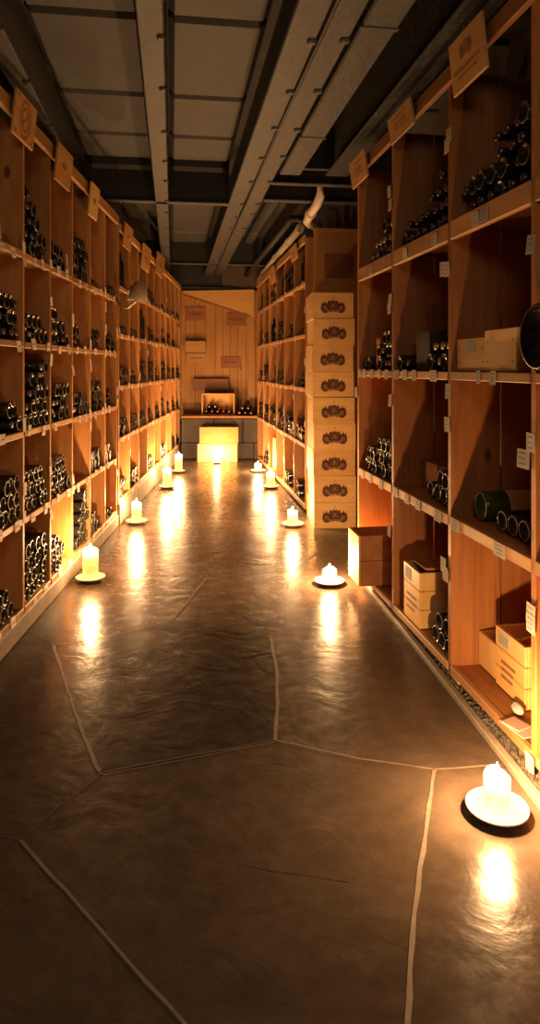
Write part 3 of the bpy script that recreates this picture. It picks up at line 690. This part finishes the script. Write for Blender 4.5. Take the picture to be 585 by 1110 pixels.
for i, px in enumerate((262.45, 268.75)):
    cap_bottle(T3((wx(px, 9.43), 9.74, .602 + .038 + .066)) @ RX(math.pi / 2), f'dark bottle {("nearer the crate", "nearer the rack")[i]} in upper row of pile at bench end', (1, 1, 1), 'glass', 'foil', False, group='bottles on the stone bench')
for i, px in enumerate((225.65, 231.95)):
    cap_bottle(T3((wx(px, 9.43), 9.83, .615 + .038 + .066)) @ RX(math.pi / 2), f'dark bottle {("against the crate side", "one in from the crate side")[i]} in upper row inside the display crate', (.97, .97, .86), 'glass', 'foil', False, group='bottles in the display crate')

# ------------------------------------------------------------------ pipes, lamp
m = MB(); m.tube([room(1.25, 10.0, 2.55), room(1.205, 8.2, 2.55), room(1.175, 6.3, 2.55)], .034, 14)
for y, q in ((9.2, 1.23), (8.0, 1.202), (7.0, 1.186), (6.35, 1.176)): m.tube([room(q, y, 2.55), room(q - .001, y - .05, 2.55)], .041, 14)
tag(m.build('ceiling_pipe', 'pipe'), 'long pale pipe under the ceiling along the top of the rear right rack', 'pipe')
def rp(q, d, z): return room(q, d, z)
m = MB(); m.tube([rp(1.30, 6.12, 2.53), rp(1.22, 6.05, 2.53), rp(1.17, 5.95, 2.54), rp(1.15, 5.7, 2.55), rp(1.145, 5.42, 2.56), rp(1.15, 5.33, 2.60), rp(1.15, 5.32, 2.72), rp(1.15, 5.32, 2.95)], .036, 14)
m.tube([rp(1.15, 5.72, 2.55), rp(1.15, 5.66, 2.55)], .045, 14)
tag(m.build('pipe_elbow', 'pipe'), 'short bent pale pipe rising to the ceiling beside the end panel', 'pipe')
m = MB(); m.tube([rp(1.08, 10.0, 2.62), rp(1.08, 6.2, 2.62)], .035, 12); m.tube([rp(1.08, 6.2, 2.62), rp(1.12, 6.1, 2.60), rp(1.18, 6.1, 2.56)], .03, 12)
tag(m.build('ceiling_pipe', 'dark'), 'dark insulated pipe running parallel to the pale pipe under the ceiling', 'pipe')
lamp = thing('wall_lamp', 'grey shaded lamp on a curled metal arm where the two left racks meet', 'lamp', T3(Vector((wx(126, 5.43), 5.41, 1.79))))
m = MB(); m.tube([(0, 0, .03), (.02, -.01, -.01), (.06, -.03, -.05), (.11, -.05, -.05), (.16, -.06, -.01), (.20, -.06, .03)], .012, 8); m.build('arm', 'brass', lamp)
m = MB(); m.lathe([(.035, .15), (.05, .12), (.085, .0), (.082, 0), (.045, .12), (.0, .14)], 20, T=T3((.185, -.06, .0)) @ RY(.12), cap=False); m.build('lamp_shade', 'shade', lamp)
m = MB(); m.box(-.03, .01, -.01, .015, -.02, .07, ch=.006); m.build('mount', 'brass', lamp)

# ------------------------------------------------------------------ candles
def candle(px, py, r, h, dish, label, dlabel, power, dmat='dish', dr=.0875):
    p = floor_pt(px, py)
    base = .0
    if dish:
        t = thing('candle_dish', dlabel, 'dish', T3(p))
        m = MB(); m.lathe([(0, .0), (dr * .62, .0), (dr * .72, .006), (dr * .99, .020), (dr, .024), (dr * .975, .0255), (dr * .70, .0125), (dr * .5, .010), (0, .010)], 32, [0, 0, 0, 1, 1, 1, 1, 1], cap=False)
        m.build('bowl', [dmat, 'dish'], t); base = .0126
    t = thing('candle', label, 'candle', T3(p + Vector((0, 0, base))))
    m = MB(); n = 28; prof = [(0, 0), (r * .97, 0), (r, .004), (r * .985, h * .6), (r * .99, h - .004), (r * .95, h), (r * .80, h - .003), (r * .62, h - .012), (0, h - .015)]
    m.lathe(prof, n, cap=False)
    for i, v in enumerate(m.v):           # uneven melted rim
        if v[2] > h * .8:
            a = math.atan2(v[1], v[0]); m.v[i] = (v[0], v[1], v[2] + .007 * math.sin(a * 2 + px) * (v[0] ** 2 + v[1] ** 2) ** .5 / r)
    m.build('wax', 'wax', t)
    m = MB(); m.tube([(0, 0, h - .016), (.0006, 0, h - .006), (.002, .0005, h)], .0012, 6); wk = m.build('wick', 'wick', t)
    m = MB(); fz = h - .004; m.lathe([(0, fz), (.0045, fz + .004), (.0065, fz + .011), (.0055, fz + .02), (.003, fz + .03), (0, fz + .04)], 12, cap=False); m.build('flame', 'flame', wk)
    l = bpy.data.lights.new('candle_light', 'POINT'); l.energy = power; l.color = (1.0, .56, .24); l.shadow_soft_size = .015
    lo = bpy.data.objects.new('candle_light', l); C.objects.link(lo); lo.location = p + Vector((0, 0, base + h + .055)); lo.parent = t; lo.matrix_parent_inverse = Matrix.Translation(p + Vector((0, 0, base))).inverted()
PW = 12.0
candle(98, 629, .046, .175, 1, 'tall pillar candle burning beside the near left rack', 'shallow dish under the tall candle beside the near left rack', PW, 'dishd')
candle(148, 567, .040, .155, 1, 'slim pillar candle burning on the left where the two racks meet', 'pale dish under the slim candle where the left racks meet', PW * 1.35)
candle(181, 529, .045, .19, 1, 'pillar candle beside the rear left rack, nearer of two on dark dish', 'dark dish under the nearer candle of the rear left rack', PW * 1.5, 'dishd', .085)
candle(193.5, 512, .045, .20, 1, 'pillar candle deepest along the rear left rack, close to the bench', 'small dish under the deepest candle of the rear left rack', PW * 1.5, 'dishd', .08)
candle(235, 502.5, .03, .045, 1, 'low candle burning in front of the pale case before the bench', 'flat dark dish in front of the pale case before the bench', PW * .6, 'dishd', .055)
candle(279.5, 511.5, .04, .085, 1, 'short candle deepest along the rear right rack', 'pale dish under the deepest candle by the rear right rack', PW * 1.4)
candle(293, 529, .042, .145, 1, 'candle on dark rimmed dish midway along the rear right rack', 'dark rimmed dish midway along the rear right rack', PW * 1.4, 'dishd')
candle(317, 570, .04, .11, 1, 'candle burning on a dish beside the stack of wine cases', 'pale dish beside the foot of the wine case stack', PW)
candle(357, 633, .042, .075, 1, 'short candle on wide dish in front of the jutting open crate', 'wide dish on the floor by the jutting open crate', PW * 1.3, 'dishd')
candle(538.5, 882, .037, .10, 1, 'nearest candle, burning on a white dish beside the right kerb', 'white dish with dark underside beside the right kerb', PW * 1.2, 'dishd')

for o in protos: bpy.data.objects.remove(o)
# ------------------------------------------------------------------ light, world, camera
w = bpy.data.worlds.new('World'); sc.world = w; w.use_nodes = True
w.node_tree.nodes['Background'].inputs[0].default_value = (1.0, .66, .38, 1); w.node_tree.nodes['Background'].inputs[1].default_value = .022
l = bpy.data.lights.new('fill_light', 'AREA'); l.shape = 'DISK'; l.size = .9; l.energy = 9.5; l.color = (1, .76, .52)  # added warm fill from behind the camera, no fixture seen there
lo = bpy.data.objects.new('fill_light', l); C.objects.link(lo); lo.location = (.1, -1.0, 2.45); lo.rotation_euler = (math.radians(32), 0, 0)
cam = bpy.data.cameras.new('Camera'); co = bpy.data.objects.new('Camera', cam); C.objects.link(co)
co.location = (0, 0, CZ); co.rotation_euler = (math.pi / 2, 0, 0)
cam.sensor_fit = 'VERTICAL'; cam.sensor_height = 36; cam.lens = F / 1110 * 36; cam.shift_y = -(555 - HY) / 1110; cam.clip_start = .05
sc.camera = co
vs = sc.view_settings; vs.view_transform = 'Standard'; vs.look = 'None'; vs.gamma = 1; vs.use_curve_mapping = False; vs.exposure = 1.15
sc.cycles.use_denoising = True; sc.cycles.sample_clamp_indirect = 12; sc.cycles.max_bounces = 8
sc.cycles.caustics_reflective = False; sc.cycles.caustics_refractive = False
